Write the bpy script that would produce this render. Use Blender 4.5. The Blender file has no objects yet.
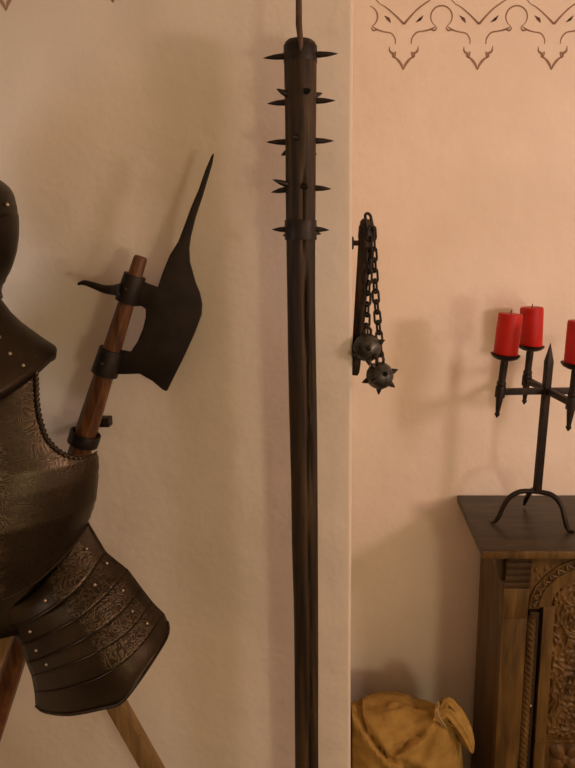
import bpy, bmesh, math, random
from math import sin, cos, pi, radians, sqrt, exp, atan2
from mathutils import Vector, Matrix, noise
random.seed(7)
SC = bpy.context.scene
COL = SC.collection

# ------------------------------------------------------------------ camera
F, PX, PY, W, H = 700.0, 340.0, 384.0, 575, 768
PITCH = math.atan(149/700)
EYE = Vector((0, 0, 1.62))
cp, sp = cos(PITCH), sin(PITCH)
def ray(px, py):
    u = (px-PX)/F; v = (PY-py)/F
    return Vector((u, cp+v*sp, -sp+v*cp))
def P(px, py, Y):
    d = ray(px, py); return EYE + d*(Y/d.y)
def onplane(px, py, z):
    d = ray(px, py); return EYE + d*((z-EYE.z)/d.z)
def S(px, py, Y):                      # size of px pixels at that place
    return px*(Y/ray(0, py).y)/F
cam_d = bpy.data.cameras.new('camera'); cam = bpy.data.objects.new('camera', cam_d); COL.objects.link(cam)
cam.location = EYE; cam.rotation_euler = (pi/2-PITCH, 0, 0)
cam_d.sensor_fit = 'AUTO'; cam_d.sensor_width = 36; cam_d.lens = F/H*36
cam_d.shift_x = -(PX-W/2)/H
cam_d.clip_start = .01
SC.camera = cam

# ------------------------------------------------------------------ materials
def new_mat(name):
    m = bpy.data.materials.new(name); m.use_nodes = True
    nt = m.node_tree; b = nt.nodes['Principled BSDF']
    return m, nt, b
def N(nt, typ, **kw):
    n = nt.nodes.new(typ)
    for k, v in kw.items():
        if k.startswith('i_'): n.inputs[k[2:].replace('_', ' ')].default_value = v
        else: setattr(n, k, v)
    return n
def ramp(nt, src, stops):
    r = nt.nodes.new('ShaderNodeValToRGB')
    el = r.color_ramp.elements
    while len(el) < len(stops): el.new(.5)
    for e, (p, c) in zip(el, stops):
        e.position = p; e.color = (*c, 1)
    nt.links.new(src, r.inputs[0]); return r
def coords(nt, scale=(1, 1, 1), rot=(0, 0, 0)):
    tc = nt.nodes.new('ShaderNodeTexCoord'); mp = nt.nodes.new('ShaderNodeMapping')
    mp.inputs['Scale'].default_value = scale; mp.inputs['Rotation'].default_value = rot
    nt.links.new(tc.outputs['Object'], mp.inputs[0]); return mp.outputs[0]
def bump(nt, b, src, strength, dist):
    bp = nt.nodes.new('ShaderNodeBump'); bp.inputs['Strength'].default_value = strength
    bp.inputs['Distance'].default_value = dist
    nt.links.new(src, bp.inputs['Height']); nt.links.new(bp.outputs[0], b.inputs['Normal'])

def plaster(name, c1, c2):
    m, nt, b = new_mat(name); co = coords(nt)
    n1 = N(nt, 'ShaderNodeTexNoise', i_Scale=4.2, i_Detail=2.0, i_Roughness=.45); nt.links.new(co, n1.inputs['Vector'])
    r = ramp(nt, n1.outputs['Fac'], [(.3, c1), (.7, c2)]); nt.links.new(r.outputs[0], b.inputs['Base Color'])
    n2 = N(nt, 'ShaderNodeTexNoise', i_Scale=9.0, i_Detail=4.0, i_Roughness=.55); nt.links.new(co, n2.inputs['Vector'])
    ma = N(nt, 'ShaderNodeMath', operation='MULTIPLY_ADD'); nt.links.new(n1.outputs['Fac'], ma.inputs[0]); ma.inputs[1].default_value = 2.2; nt.links.new(n2.outputs['Fac'], ma.inputs[2])
    bump(nt, b, ma.outputs[0], .42, .014)
    b.inputs['Roughness'].default_value = .9; b.inputs['Specular IOR Level'].default_value = .2
    return m
def wood(name, c1, c2, c3, scale=(60, 60, 4), rough=.5, bstr=.35, rot=(0, 0, 0), spec=.4):
    m, nt, b = new_mat(name); co = coords(nt, scale, rot)
    n1 = N(nt, 'ShaderNodeTexNoise', i_Scale=1.0, i_Detail=5.0, i_Roughness=.6, i_Distortion=.6); nt.links.new(co, n1.inputs['Vector'])
    r = ramp(nt, n1.outputs['Fac'], [(.3, c1), (.52, c2), (.75, c3)]); nt.links.new(r.outputs[0], b.inputs['Base Color'])
    bump(nt, b, n1.outputs['Fac'], bstr, .003)
    b.inputs['Roughness'].default_value = rough; b.inputs['Specular IOR Level'].default_value = spec
    return m
def iron(name, c1, c2, rough=.5, metal=.7, scale=60, bstr=.4):
    m, nt, b = new_mat(name); co = coords(nt)
    n1 = N(nt, 'ShaderNodeTexNoise', i_Scale=scale, i_Detail=4.0, i_Roughness=.6); nt.links.new(co, n1.inputs['Vector'])
    r = ramp(nt, n1.outputs['Fac'], [(.3, c1), (.7, c2)]); nt.links.new(r.outputs[0], b.inputs['Base Color'])
    bump(nt, b, n1.outputs['Fac'], bstr, .002)
    b.inputs['Roughness'].default_value = rough; b.inputs['Metallic'].default_value = metal
    return m
def etched(name, c_plate, c_wear, c_line, scale=34, rough=.4, amount=1.0, attr=True):
    """dark plate with thin engraved scrolls, strongest inside the engraved bands"""
    m, nt, b = new_mat(name); co = coords(nt)
    nz = N(nt, 'ShaderNodeTexNoise', i_Scale=scale, i_Detail=1.2, i_Distortion=1.1); nt.links.new(co, nz.inputs['Vector'])
    mu = N(nt, 'ShaderNodeMath', operation='MULTIPLY'); mu.inputs[1].default_value = 9.0; nt.links.new(nz.outputs['Fac'], mu.inputs[0])
    fr = N(nt, 'ShaderNodeMath', operation='PINGPONG'); fr.inputs[1].default_value = .5; nt.links.new(mu.outputs[0], fr.inputs[0])
    r1 = ramp(nt, fr.outputs[0], [(.0, (1, 1, 1)), (.20, (.75, .75, .75)), (.34, (0, 0, 0))])
    at = N(nt, 'ShaderNodeAttribute', attribute_name='engraving')
    ma = N(nt, 'ShaderNodeMath', operation='MULTIPLY'); nt.links.new(r1.outputs[0], ma.inputs[0])
    if attr: nt.links.new(at.outputs['Fac'], ma.inputs[1])
    else: ma.inputs[1].default_value = .12
    n2 = N(nt, 'ShaderNodeTexNoise', i_Scale=10.0, i_Detail=4.0); nt.links.new(co, n2.inputs['Vector'])
    rb = ramp(nt, n2.outputs['Fac'], [(.35, c_plate), (.7, c_wear)])
    mx = N(nt, 'ShaderNodeMix', data_type='RGBA'); nt.links.new(ma.outputs[0], mx.inputs['Factor'])
    nt.links.new(rb.outputs[0], mx.inputs['A']); mx.inputs['B'].default_value = (*c_line, 1)
    nt.links.new(mx.outputs['Result'], b.inputs['Base Color'])
    n3 = N(nt, 'ShaderNodeTexNoise', i_Scale=120.0, i_Detail=3.0); nt.links.new(co, n3.inputs['Vector'])
    sm = N(nt, 'ShaderNodeMath', operation='MULTIPLY_ADD'); nt.links.new(n3.outputs['Fac'], sm.inputs[0]); sm.inputs[1].default_value = .35; nt.links.new(ma.outputs[0], sm.inputs[2])
    bump(nt, b, sm.outputs[0], .5*amount, .0012)
    b.inputs['Metallic'].default_value = .85; b.inputs['Roughness'].default_value = rough
    return m
def engrave(o, fn):                               # strength of the engraving, a property of the plate itself
    a = o.data.attributes.new('engraving', 'FLOAT', 'POINT'); r = ROOT[o]
    for v, d in zip(o.data.vertices, a.data): d.value = fn(v.co + r)

M = {}
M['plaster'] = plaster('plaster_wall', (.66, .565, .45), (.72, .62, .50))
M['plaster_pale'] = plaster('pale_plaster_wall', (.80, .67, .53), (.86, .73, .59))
M['ceiling'] = plaster('ceiling_plaster', (.66, .58, .47), (.70, .62, .5))
M['floor'] = wood('floor_boards', (.10, .06, .03), (.16, .10, .05), (.2, .13, .07), (8, 60, 60))
M['paint'] = new_mat('frieze_paint')[0]
def flat(name, c, rough=.6, metal=0, spec=.4):
    m, nt, b = new_mat(name); b.inputs['Base Color'].default_value = (*c, 1)
    co = coords(nt); n1 = N(nt, 'ShaderNodeTexNoise', i_Scale=50.0, i_Detail=3.0); nt.links.new(co, n1.inputs['Vector'])
    r = ramp(nt, n1.outputs['Fac'], [(.25, tuple(x*.8 for x in c)), (.75, tuple(min(1, x*1.15) for x in c))])
    nt.links.new(r.outputs[0], b.inputs['Base Color'])
    b.inputs['Roughness'].default_value = rough; b.inputs['Metallic'].default_value = metal
    b.inputs['Specular IOR Level'].default_value = spec
    return m
M['paint'] = flat('frieze_paint', (.34, .20, .13), .9, 0, .1)
M['pole'] = wood('dark_pole_wood', (.008, .0045, .002), (.034, .020, .009), (.088, .054, .025), (55, 55, 3), .6, .6, spec=.22)
M['iron'] = iron('forged_iron', (.012, .008, .005), (.032, .021, .014), .5, .6)
M['rod'] = iron('rusty_rod', (.06, .03, .018), (.11, .06, .035), .6, .4)
M['blade'] = iron('blade_iron', (.011, .007, .004), (.026, .017, .010), .55, .55, 25, .25)
M['haft'] = wood('reddish_haft_wood', (.035, .012, .004), (.105, .040, .011), (.19, .078, .023), (70, 70, 5), .45, .25, spec=.3)
M['steel'] = iron('grey_steel_ball', (.035, .033, .028), (.12, .112, .092), .40, .75, 90, .5)
M['chain'] = iron('chain_iron', (.014, .009, .006), (.036, .025, .017), .5, .6)
M['armor'] = etched('etched_armor_steel', (.030, .020, .011), (.052, .036, .020), (.095, .068, .038), 46, .38, .7)
M['plain'] = etched('plate_steel', (.026, .017, .010), (.042, .029, .016), (.06, .044, .026), 46, .40, .4, False)
M['rivet'] = iron('rivet_brass', (.35, .27, .17), (.5, .4, .27), .35, .8)
M['stand'] = wood('ochre_stand_wood', (.10, .055, .018), (.20, .115, .036), (.28, .17, .06), (60, 60, 5), .5, .25)
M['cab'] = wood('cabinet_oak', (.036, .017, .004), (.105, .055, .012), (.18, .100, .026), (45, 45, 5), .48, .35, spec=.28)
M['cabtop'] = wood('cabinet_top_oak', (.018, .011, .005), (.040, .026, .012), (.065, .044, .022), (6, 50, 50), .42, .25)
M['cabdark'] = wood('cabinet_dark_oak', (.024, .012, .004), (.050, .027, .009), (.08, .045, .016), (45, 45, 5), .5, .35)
M['cabcarve'] = wood('carved_oak', (.040, .018, .004), (.11, .055, .013), (.18, .096, .026), (30, 30, 12), .45, .4, spec=.3)
M['wick'] = flat('burnt_wick', (.02, .016, .013), .9)
M['cord'] = flat('jute_cord', (.36, .24, .10), .9, 0, .1)
def wax():
    m, nt, b = new_mat('red_wax'); co = coords(nt)
    n1 = N(nt, 'ShaderNodeTexNoise', i_Scale=30.0, i_Detail=3.0); nt.links.new(co, n1.inputs['Vector'])
    r = ramp(nt, n1.outputs['Fac'], [(.3, (.42, .008, .003)), (.7, (.54, .013, .005))]); nt.links.new(r.outputs[0], b.inputs['Base Color'])
    b.inputs['Roughness'].default_value = .52
    b.inputs['Specular IOR Level'].default_value = .3
    b.inputs['Subsurface Weight'].default_value = .12; b.inputs['Subsurface Radius'].default_value = (.012, .003, .002); b.inputs['Subsurface Scale'].default_value = .6
    return m
M['wax'] = wax()
def burlap():
    m, nt, b = new_mat('burlap'); co = coords(nt)
    n1 = N(nt, 'ShaderNodeTexNoise', i_Scale=18.0, i_Detail=6.0, i_Roughness=.65); nt.links.new(co, n1.inputs['Vector'])
    r = ramp(nt, n1.outputs['Fac'], [(.28, (.25, .142, .034)), (.55, (.43, .255, .066)), (.8, (.53, .335, .10))]); nt.links.new(r.outputs[0], b.inputs['Base Color'])
    w = N(nt, 'ShaderNodeTexWave', i_Scale=230.0, i_Distortion=1.0); nt.links.new(co, w.inputs['Vector'])
    n2 = N(nt, 'ShaderNodeTexNoise', i_Scale=45.0, i_Detail=4.0); nt.links.new(co, n2.inputs['Vector'])
    ad = N(nt, 'ShaderNodeMath', operation='MULTIPLY_ADD'); nt.links.new(w.outputs['Fac'], ad.inputs[0]); ad.inputs[1].default_value = .25; nt.links.new(n2.outputs['Fac'], ad.inputs[2])
    bump(nt, b, ad.outputs[0], .5, .004)
    b.inputs['Roughness'].default_value = .95; b.inputs['Specular IOR Level'].default_value = .1
    return m
M['burlap'] = burlap()

# ------------------------------------------------------------------ mesh helpers
ROOT = {}
def empty(name, loc, label, cat, group=None):
    o = bpy.data.objects.new(name, None); COL.objects.link(o); o.location = loc
    o.empty_display_size = .05
    o['label'] = label; o['category'] = cat
    if group: o['group'] = group
    ROOT[o] = Vector(loc); return o
def build(name, bm, mat, parent=None, solid=0, angle=38, label=None, bev=0, flip=False):
    bmesh.ops.remove_doubles(bm, verts=bm.verts, dist=1e-6)
    bmesh.ops.recalc_face_normals(bm, faces=bm.faces)
    if flip: bmesh.ops.reverse_faces(bm, faces=bm.faces)
    if bev:
        es = [e for e in bm.edges if len(e.link_faces) == 2 and e.calc_face_angle(0) > radians(35)]
        bmesh.ops.bevel(bm, geom=es, offset=bev, segments=2, affect='EDGES', profile=.6)
    for f in bm.faces: f.smooth = True
    for e in bm.edges:
        e.smooth = not (len(e.link_faces) == 2 and e.calc_face_angle(0) > radians(angle))
    if parent is not None:
        r = ROOT[parent]; bmesh.ops.translate(bm, verts=bm.verts, vec=-r)
    me = bpy.data.meshes.new(name); bm.to_mesh(me); bm.free()
    o = bpy.data.objects.new(name, me); COL.objects.link(o)
    me.materials.append(mat)
    if parent is not None: o.parent = parent; ROOT[o] = ROOT[parent]
    if solid:
        md = o.modifiers.new('thickness', 'SOLIDIFY'); md.thickness = solid; md.offset = 0
    if label: o['label'] = label
    return o
def tag(o, label, cat, group=None):
    o['label'] = label; o['category'] = cat
    if group: o['group'] = group
    return o
def struct(o): o['kind'] = 'structure'; return o
def top_mesh(name, bm, mat, loc, **kw):          # thing that is one mesh, origin at loc
    bmesh.ops.translate(bm, verts=bm.verts, vec=-Vector(loc))
    o = build(name, bm, mat, None, **kw); o.location = loc; ROOT[o] = Vector(loc); return o
def nb(): return bmesh.new()
def box(bm, a, b):
    x0, y0, z0 = a; x1, y1, z1 = b
    v = [bm.verts.new(p) for p in ((x0,y0,z0),(x1,y0,z0),(x1,y1,z0),(x0,y1,z0),(x0,y0,z1),(x1,y0,z1),(x1,y1,z1),(x0,y1,z1))]
    for f in ((0,3,2,1),(4,5,6,7),(0,1,5,4),(1,2,6,5),(2,3,7,6),(3,0,4,7)): bm.faces.new([v[i] for i in f])
    return v
def grid(bm, rows, close=False):
    vs = [[bm.verts.new(p) for p in r] for r in rows]
    for a, b in zip(vs, vs[1:]):
        n = len(a)
        for i in range(n if close else n-1):
            j = (i+1) % n
            try: bm.faces.new((a[i], a[j], b[j], b[i]))
            except ValueError: pass
    return vs
def frames(pts, hint=None):
    T = []
    for i in range(len(pts)):
        a = pts[max(0, i-1)]; b = pts[min(len(pts)-1, i+1)]
        T.append((b-a).normalized())
    h = hint or (Vector((0, 0, 1)) if abs(T[0].z) < .9 else Vector((0, 1, 0)))
    u = (h - T[0]*h.dot(T[0])).normalized(); out = []
    for t in T:
        u = (u - t*u.dot(t)).normalized(); out.append((t, u, t.cross(u)))
    return out
def tube(bm, pts, rad, n=12, cap=True, hint=None, shape=None, closed=False):
    pts = [Vector(p) for p in pts]
    if not isinstance(rad, (list, tuple)): rad = [rad]*len(pts)
    fr = frames(pts, hint); rings = []
    for i, (p, r, (t, u, v)) in enumerate(zip(pts, rad, fr)):
        ring = []
        for k in range(n):
            a = 2*pi*(k+.5)/n
            q = r*(shape(a, i) if shape else 1)
            ring.append(p + u*(q*cos(a)) + v*(q*sin(a)))
        rings.append(ring)
    vs = grid(bm, rings, True)
    if cap:
        bm.faces.new(vs[0][::-1]); bm.faces.new(vs[-1])
    return vs
def cone(bm, a, b, r, n=10, bulge=.75):
    a = Vector(a); b = Vector(b)
    tube(bm, [a, a.lerp(b, .35), a.lerp(b, .7), b], [r, r*.82*1.05*bulge/.75, r*.45, r*.03], n)
def rect_bar(bm, a, b, w, h, up=Vector((0, 0, 1))):
    a = Vector(a); b = Vector(b); t = (b-a).normalized()
    s = t.cross(up).normalized(); u = s.cross(t)
    r = []
    for p in (a, b):
        r.append([p+s*w/2+u*h/2, p-s*w/2+u*h/2, p-s*w/2-u*h/2, p+s*w/2-u*h/2])
    vs = grid(bm, r, True); bm.faces.new(vs[0][::-1]); bm.faces.new(vs[1])
def spline(pts, n):                              # Catmull-Rom through points, resampled to n
    pts = [Vector(p) for p in pts]
    q = [pts[0]*2-pts[1]] + pts + [pts[-1]*2-pts[-2]]
    dense = []
    for i in range(1, len(q)-2):
        for k in range(16):
            t = k/16
            a, b, c, d = q[i-1], q[i], q[i+1], q[i+2]
            dense.append(.5*((2*b)+(c-a)*t+(2*a-5*b+4*c-d)*t*t+(3*b-a-3*c+d)*t**3))
    dense.append(pts[-1])
    L = [0]
    for a, b in zip(dense, dense[1:]): L.append(L[-1]+(b-a).length)
    out = []; j = 0
    for i in range(n):
        s = L[-1]*i/(n-1)
        while j < len(L)-2 and L[j+1] < s: j += 1
        t = (s-L[j])/max(1e-9, L[j+1]-L[j]); out.append(dense[j].lerp(dense[j+1], min(1, t)))
    return out
def interp(tab, y):
    if y <= tab[0][0]: return tab[0][1]
    for (a, b), (c, d) in zip(tab, tab[1:]):
        if y <= c:
            t = (y-a)/(c-a); return b+(d-b)*t
    return tab[-1][1]
def ball(bm, c, r, n=24, m=14, sc=(1, 1, 1)):
    res = bmesh.ops.create_uvsphere(bm, u_segments=n, v_segments=m, radius=r)
    for v in res['verts']: v.co = Vector((v.co.x*sc[0], v.co.y*sc[1], v.co.z*sc[2])) + Vector(c)

# ------------------------------------------------------------------ room
YR, YL = 1.80, 1.29                    # recessed wall on the right, nearer wall on the left
XE = P(352, 384, YL).x                 # the corner between them
X0, X1, YB, ZC = -1.55, 1.95, -2.3, 2.75
bm = nb()                              # near wall with a softly rounded corner
prof = [(X0-.1, YL), (XE-.04, YL)]
rc = .007
for k in range(7):
    a = -pi/2 + pi/2*k/6
    prof.append((XE-rc+rc*cos(a), YL+rc+rc*sin(a)))
prof += [(XE, YR+.12), (X0-.1, YR+.12)]
NZ = 60
rows = []
for i in range(NZ+1):
    z = ZC*i/NZ
    w = [0]*len(prof)
    row = []
    for k, (x, y) in enumerate(prof):
        d = 0
        if 2 <= k <= 8: d = .0022*noise.noise(Vector((z*3.1, 1.7, 0)))
        row.append(Vector((x+d, y+d*.5, z)))
    rows.append(row)
vs = grid(bm, rows, True); bm.faces.new(vs[0][::-1]); bm.faces.new(vs[-1])
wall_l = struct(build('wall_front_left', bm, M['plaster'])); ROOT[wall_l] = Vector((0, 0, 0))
def wallbox(name, a, b, m='plaster'):
    bm = nb(); box(bm, a, b); o = struct(build(name, bm, M[m])); ROOT[o] = Vector((0, 0, 0)); return o
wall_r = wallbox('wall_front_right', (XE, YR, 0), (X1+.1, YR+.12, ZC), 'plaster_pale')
wallbox('wall_left', (X0-.1, YB-.1, 0), (X0, YL, ZC))
wallbox('wall_right', (X1, YB-.1, 0), (X1+.1, YR, ZC))
wallbox('wall_back', (X0, YB-.1, 0), (X1, YB, ZC))
wallbox('floor', (X0-.1, YB-.1, -.1), (X1+.1, YR+.12, 0), 'floor')
wallbox('ceiling', (X0-.1, YB-.1, ZC), (X1+.1, YR+.12, ZC+.1), 'ceiling')

# painted frieze on both walls (motif in sketch units, y down, motif tip at 0,178)
STROKES = [
 ([(-36,118,.6),(-35,130,2.6),(-26,138,3.4),(-27,144,2),(-17,150,3.6),(-6,164,3.2),(0,179,1.2)]),
 ([(37,116,.6),(35,130,2.8),(26,137,3.6),(27,144,2),(17,150,3.6),(6,164,3.2),(0,179,1.2)]),
 ([(-26,136,.6),(-20,132,1.6),(-23,148,1.4)]), ([(26,136,.6),(20,132,1.6),(23,148,1.4)]),
 ([(-21,112,1),(-22,98,1.6),(-32,84,1.8),(-50,80,1.8),(-66,75,2.4),(-80,66,1.2)]),
 ([(19,112,1),(21,96,1.8),(32,82,2),(50,78,2),(66,74,2.6),(80,67,1.4)]),
 ([(-66,75,1),(-78,76,2.6),(-83,68,1)]), ([(66,74,1),(78,76,2.8),(83,68,1)]),
 ([(-62,8,1),(-45,18,1.8),(-24,36,2.2),(0,60,3.2)]), ([(0,60,3.2),(18,38,2.2),(40,16,2),(74,-8,1.6)]),
 ([(-62,8,1),(-74,-8,1.6),(-80,-30,1.6)]), ([(74,-8,1.6),(80,-30,1.6)]),
 ([(-49,38,.5),(-42,46,4),(-34,57,.5)]), ([(-50,40,.5),(-38,46,2.4),(-34,57,.5)]),
 ([(48,38,.5),(42,46,4),(30,55,.5)]), ([(47,38,.5),(38,50,2.4),(29,55,.5)]),
]
def circ(a0, a1): 
    return [(94+27*cos(a0+(a1-a0)*k/16), 41-28*sin(a0+(a1-a0)*k/16), .8+1.4*sin(pi*k/16)) for k in range(17)]
def frieze(motifs, Y, scale, parent, first_half, tilt=0):
    bm = nb()
    for j, (mx, tipy) in enumerate(motifs):
        o = P(mx, tipy, Y); strokes = list(STROKES)
        strokes.append(circ(radians(-62), radians(242)))
        if j == 0 and first_half:
            strokes.append([(x-188, y, w) for x, y, w in circ(radians(-62), radians(75))])
        for st in strokes:
            n = 4*len(st)
            c = spline([(x, y, 0) for x, y, w in st], n)
            L, R = [], []
            for i, p in enumerate(c):
                t = (c[min(n-1, i+1)]-c[max(0, i-1)]).normalized()
                wf = i/(n-1)*(len(st)-1); k = min(int(wf), len(st)-2)
                w = st[k][2]+(st[k+1][2]-st[k][2])*(wf-k)
                w *= .98
                for lst, s in ((L, 1), (R, -1)):
                    x = p.x - t.y*w*s; y = p.y + t.x*w*s
                    lst.append(Vector((o.x + x*scale, Y-.0006, o.z - (y-178)*scale*.905)))
            grid(bm, [L, R])
    for f in bm.faces: pass
    return build('painted_border', bm, M['paint'], parent, label='brown painted scroll border')
kr = S(1, 70, YR)/2.556
frieze([(403.2+74*i, 69.5) for i in range(6)], YR, kr, wall_r, True)
kl = S(1, 5, YL)*108/74/2.556
frieze([(6-108*i, 10+8*i) for i in (2, 1, 0)] + [(113, 2), (221, -7)], YL, kl, wall_l, False)

# ------------------------------------------------------------------ spiked club
YC = 1.195
def PC(x, y): return P(x, y, YC)
foot = PC(296.5+22/2, 768)
cl_c = [(300.3, 39.5, 9.5), (300.3, 40.5, 12.5), (300.3, 43, 15.2), (300.4, 47, 16.3), (300.4, 62, 16.4), (300.5, 110, 15.7), (300.6, 160, 15), (300.7, 220, 14.6),
        (300.9, 250, 14.4), (301.3, 300, 14.3), (302, 350, 14.1), (303, 400, 13.9), (303.8, 440, 13.6), (304.3, 480, 13.2), (304.8, 540, 12.9), (305.8, 600, 12.4), (306.3, 660, 12), (306.8, 768, 11.6)]
pts = [PC(x, y) for x, y, r in cl_c]; rad = [S(r, y, YC) for x, y, r in cl_c]
d = (pts[-1]-pts[-6]).normalized()
k = pts[-1].z/-d.z
for t in (.25, .5, .75, 1): pts.append(pts[len(cl_c)-1]+d*k*t); rad.append(rad[len(cl_c)-1]*(1-.04*t))
club = empty('spiked_club', (pts[-1].x, YC, 0), 'tall dark wooden club with rows of iron spikes standing before the pale wall', 'club')
# resample for cracks and crookedness
P2, R2 = [], []
for (a, ra), (b, rb) in zip(zip(pts, rad), zip(pts[1:], rad[1:])):
    n = max(1, int((b-a).length/.012))
    for i in range(n): P2.append(a.lerp(b, i/n)); R2.append(ra+(rb-ra)*i/n)
P2.append(pts[-1]); R2.append(rad[-1])
zt = P2[0].z
def crackshape(a, i):
    z = P2[i].z
    w = 1 + .035*noise.noise(Vector((cos(a)*1.2, sin(a)*1.2, z*5)))
    def crack(ac, wd, dp):
        da = (a-ac+pi) % (2*pi) - pi
        return dp*exp(-(da/wd)**2)
    ww = .11*noise.noise(Vector((3, 0, z*7)))
    s = zt - z
    if s > .33: w -= crack(CR+ww, .13, .30)*min(1, (s-.33)/.06)
    if .20 < s < .33: w -= crack(CR+.18, .10, .22)
    if .42 < s < .86: w -= crack(CR-.42+.5*(s-.42)+ww, .10, .22)*min(1, (s-.42)/.05, (.86-s)/.05)
    return w
fr0 = frames(P2)[0]
# angle of the crack: facing the camera, a little to the right
tgt = Vector((.42, -.9, 0)); CR = atan2(tgt.dot(fr0[2]), tgt.dot(fr0[1]))
bm = nb(); tube(bm, P2, R2, 56, shape=crackshape); build('shaft', bm, M['pole'], club, angle=60)
def ringband(bm, p0, p1, r0, r1, th, n=40):
    ax = (p1-p0).normalized(); u = ax.orthogonal().normalized(); v = ax.cross(u)
    prof = [(p0, r0), (p0, r0+th), (p1, r1+th), (p1, r1)]
    rings = [[p+u*r*cos(2*pi*k/n)+v*r*sin(2*pi*k/n) for k in range(n)] for p, r in prof]
    rings.append(rings[0])
    grid(bm, rings, True)
bm = nb(); ringband(bm, PC(300.6, 220), PC(300.8, 240), S(14.0, 220, YC), S(14.0, 240, YC), S(2.0, 230, YC)); build('iron_band', bm, M['iron'], club, bev=.0008)
bm = nb(); ringband(bm, PC(300.3, 46), PC(300.4, 63), S(15.8, 46, YC), S(15.8, 63, YC), S(1.0, 55, YC)); build('iron_band', bm, M['iron'], club, bev=.0004)
def cspike(y, ang, length, drop=0, r=3.0):
    """ang: 0 = right, 90 = to the viewer, 180 = left"""
    c = PC(300.5, y); a = radians(ang); dirv = Vector((cos(a), -sin(a), 0))
    rr = S(interp([(50, 16.4), (160, 15), (240, 14.6)], y), y, YC)
    p0 = c + dirv*(rr*.8); p1 = c + dirv*(rr+S(length, y, YC)) + Vector((0, 0, -S(drop, y, YC)))
    bm = nb(); tube(bm, [p0, p0.lerp(p1, .2), p0.lerp(p1, .55), p0.lerp(p1, .85), p1], [S(q*r/3, y, YC) for q in (3.1, 3.1, 2.5, 1.2, .25)], 8)
    build('spike', bm, M['iron'], club, angle=50)
for s in [(56, 180, 21, 2), (55, 2, 21, -1), (102, 186, 18, 1), (101, 4, 19, 0), (97, 148, 11, -5), (94, 66, 12, 1), (95, 330, 9, -4),
          (142, 182, 19, 0), (141, 2, 18, 0), (139, 100, 13, 2), (150, 208, 8, 4), (150, 318, 6, 3),
          (189, 186, 15, 3), (188, 4, 16, 1), (186, 148, 16, -5), (187, 72, 14, 2), (229.5, 184, 14, 0), (229, 0, 14, 1), (231, 322, 11, 3), (232, 215, 8, 4)]:
    cspike(s[0], s[1], s[2], s[3])
# iron rod from above, its bent point hooked over the top of the club
top = P(300.3, 0, YC); tp = PC(300.2, 38); rr = S(3.0, 20, YC)
rodp = [Vector((tp.x+.003, YC-.028, ZC)), Vector((tp.x, YC-.028, top.z)), PC(300, 30)+Vector((0, -.032, 0)), P(300.2, 38, YC-.036), P(301, 45, YC-.038), P(300.6, 51, YC-.036)]
rod = empty('iron_rod', (rodp[0].x, rodp[0].y, ZC), 'thin rusty iron rod hanging down onto the top of the spiked club', 'rod')
bm = nb(); tube(bm, rodp[:4]+rodp[4:], [rr, rr, rr*1.05, rr*.95, rr*.7, rr*.15], 10, hint=Vector((0, -1, 0))); build('shaft', bm, M['rod'], rod)
bm = nb(); tube(bm, [(rodp[0].x, rodp[0].y, ZC), (rodp[0].x, rodp[0].y, ZC-.006)], .025, 20); build('ceiling_plate', bm, M['iron'], rod, bev=.001)

# ------------------------------------------------------------------ halberd
YH = 1.215
def PH(x, y, dy=0): return P(x, y, YH+dy)
A = PH(141, 256.5); B = PH(77, 461)
hd = (B-A).normalized(); k = (A.z-.0)/-hd.z; foot = A+hd*k
hal = empty('halberd', (foot.x, foot.y, 0), 'dark iron halberd with long spike on a reddish wooden shaft leaning behind the armor', 'halberd')
pts = [A, A+hd*.004, A.lerp(B, .3), A.lerp(B, .7), B, foot]
rd = [S(6.0, 256, YH), S(6.9, 256, YH), S(8.6, 300, YH), S(10.4, 400, YH), S(11.5, 461, YH), S(11, 600, YH)]
bm = nb(); tube(bm, pts, rd, 8, hint=Vector((0, -1, 0))); build('shaft', bm, M['haft'], hal, bev=.0012)
out = [(214,153),(212.5,163),(209,175),(203,195),(195.5,218),(191,236),(189.3,248),(190,262),(195.5,282),(200,293),(202.3,304),(201.5,315),(195,333),(182,361),(167,391),
       (163,389.5),(153,381),(140,373.5),(126,374),(112,374),(112,349),(122,350),(131,351.5),(138,341),(143,329),(146,317),(146,309),(142,306),(134,306),(124,303),(128,275),(136,277),(147,283),(158,287),(163,272),(170,255),(178.5,241.5),(185,224.5),(191,208),(199,189),(206,169),(211.5,156)]
bm = nb()
th = .0035
fr = [bm.verts.new(PH(x, y)+Vector((0, -th, 0))) for x, y in out]; bk = [bm.verts.new(PH(x, y)+Vector((0, th, 0))) for x, y in out]
bm.faces.new(fr); bm.faces.new(bk[::-1])
for i in range(len(out)):
    j = (i+1) % len(out); bm.faces.new((fr[i], bk[i], bk[j], fr[j]))
build('blade', bm, M['blade'], hal, bev=.0014, angle=30)
def on_shaft(y):                                   # point on the shaft axis at that photo row
    t = (y-256.5)/(461-256.5); return A.lerp(B, t)
for y0, y1, r in ((274, 300, 8.9), (346, 371, 10.2)):
    bm = nb(); ringband(bm, on_shaft(y0), on_shaft(y1), S(r-1, y0, YH), S(r, y1, YH), S(3.0, y0, YH), 24)
    o = build('socket', bm, M['blade'], hal, bev=.0008)
    bm = nb(); c = on_shaft((y0+y1)/2)+Vector((-.004, -S(r+3, y0, YH)+.0, 0)); ball(bm, c, .0035, 10, 8, (1, .6, 1)); build('rivet', bm, M['chain'], o)
hp = [PH(122, 290, -.012), PH(113, 290), PH(104, 289), PH(94, 285.5), PH(86, 283), PH(81, 283), PH(78, 284.5)]
bm = nb(); tube(bm, spline(hp, 24), [S(interp([(0, 7), (5, 5.5), (12, 3.9), (20, 2.7), (23, 1.2)], i), 285, YH) for i in range(24)], 10); build('hook', bm, M['blade'], hal)
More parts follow.
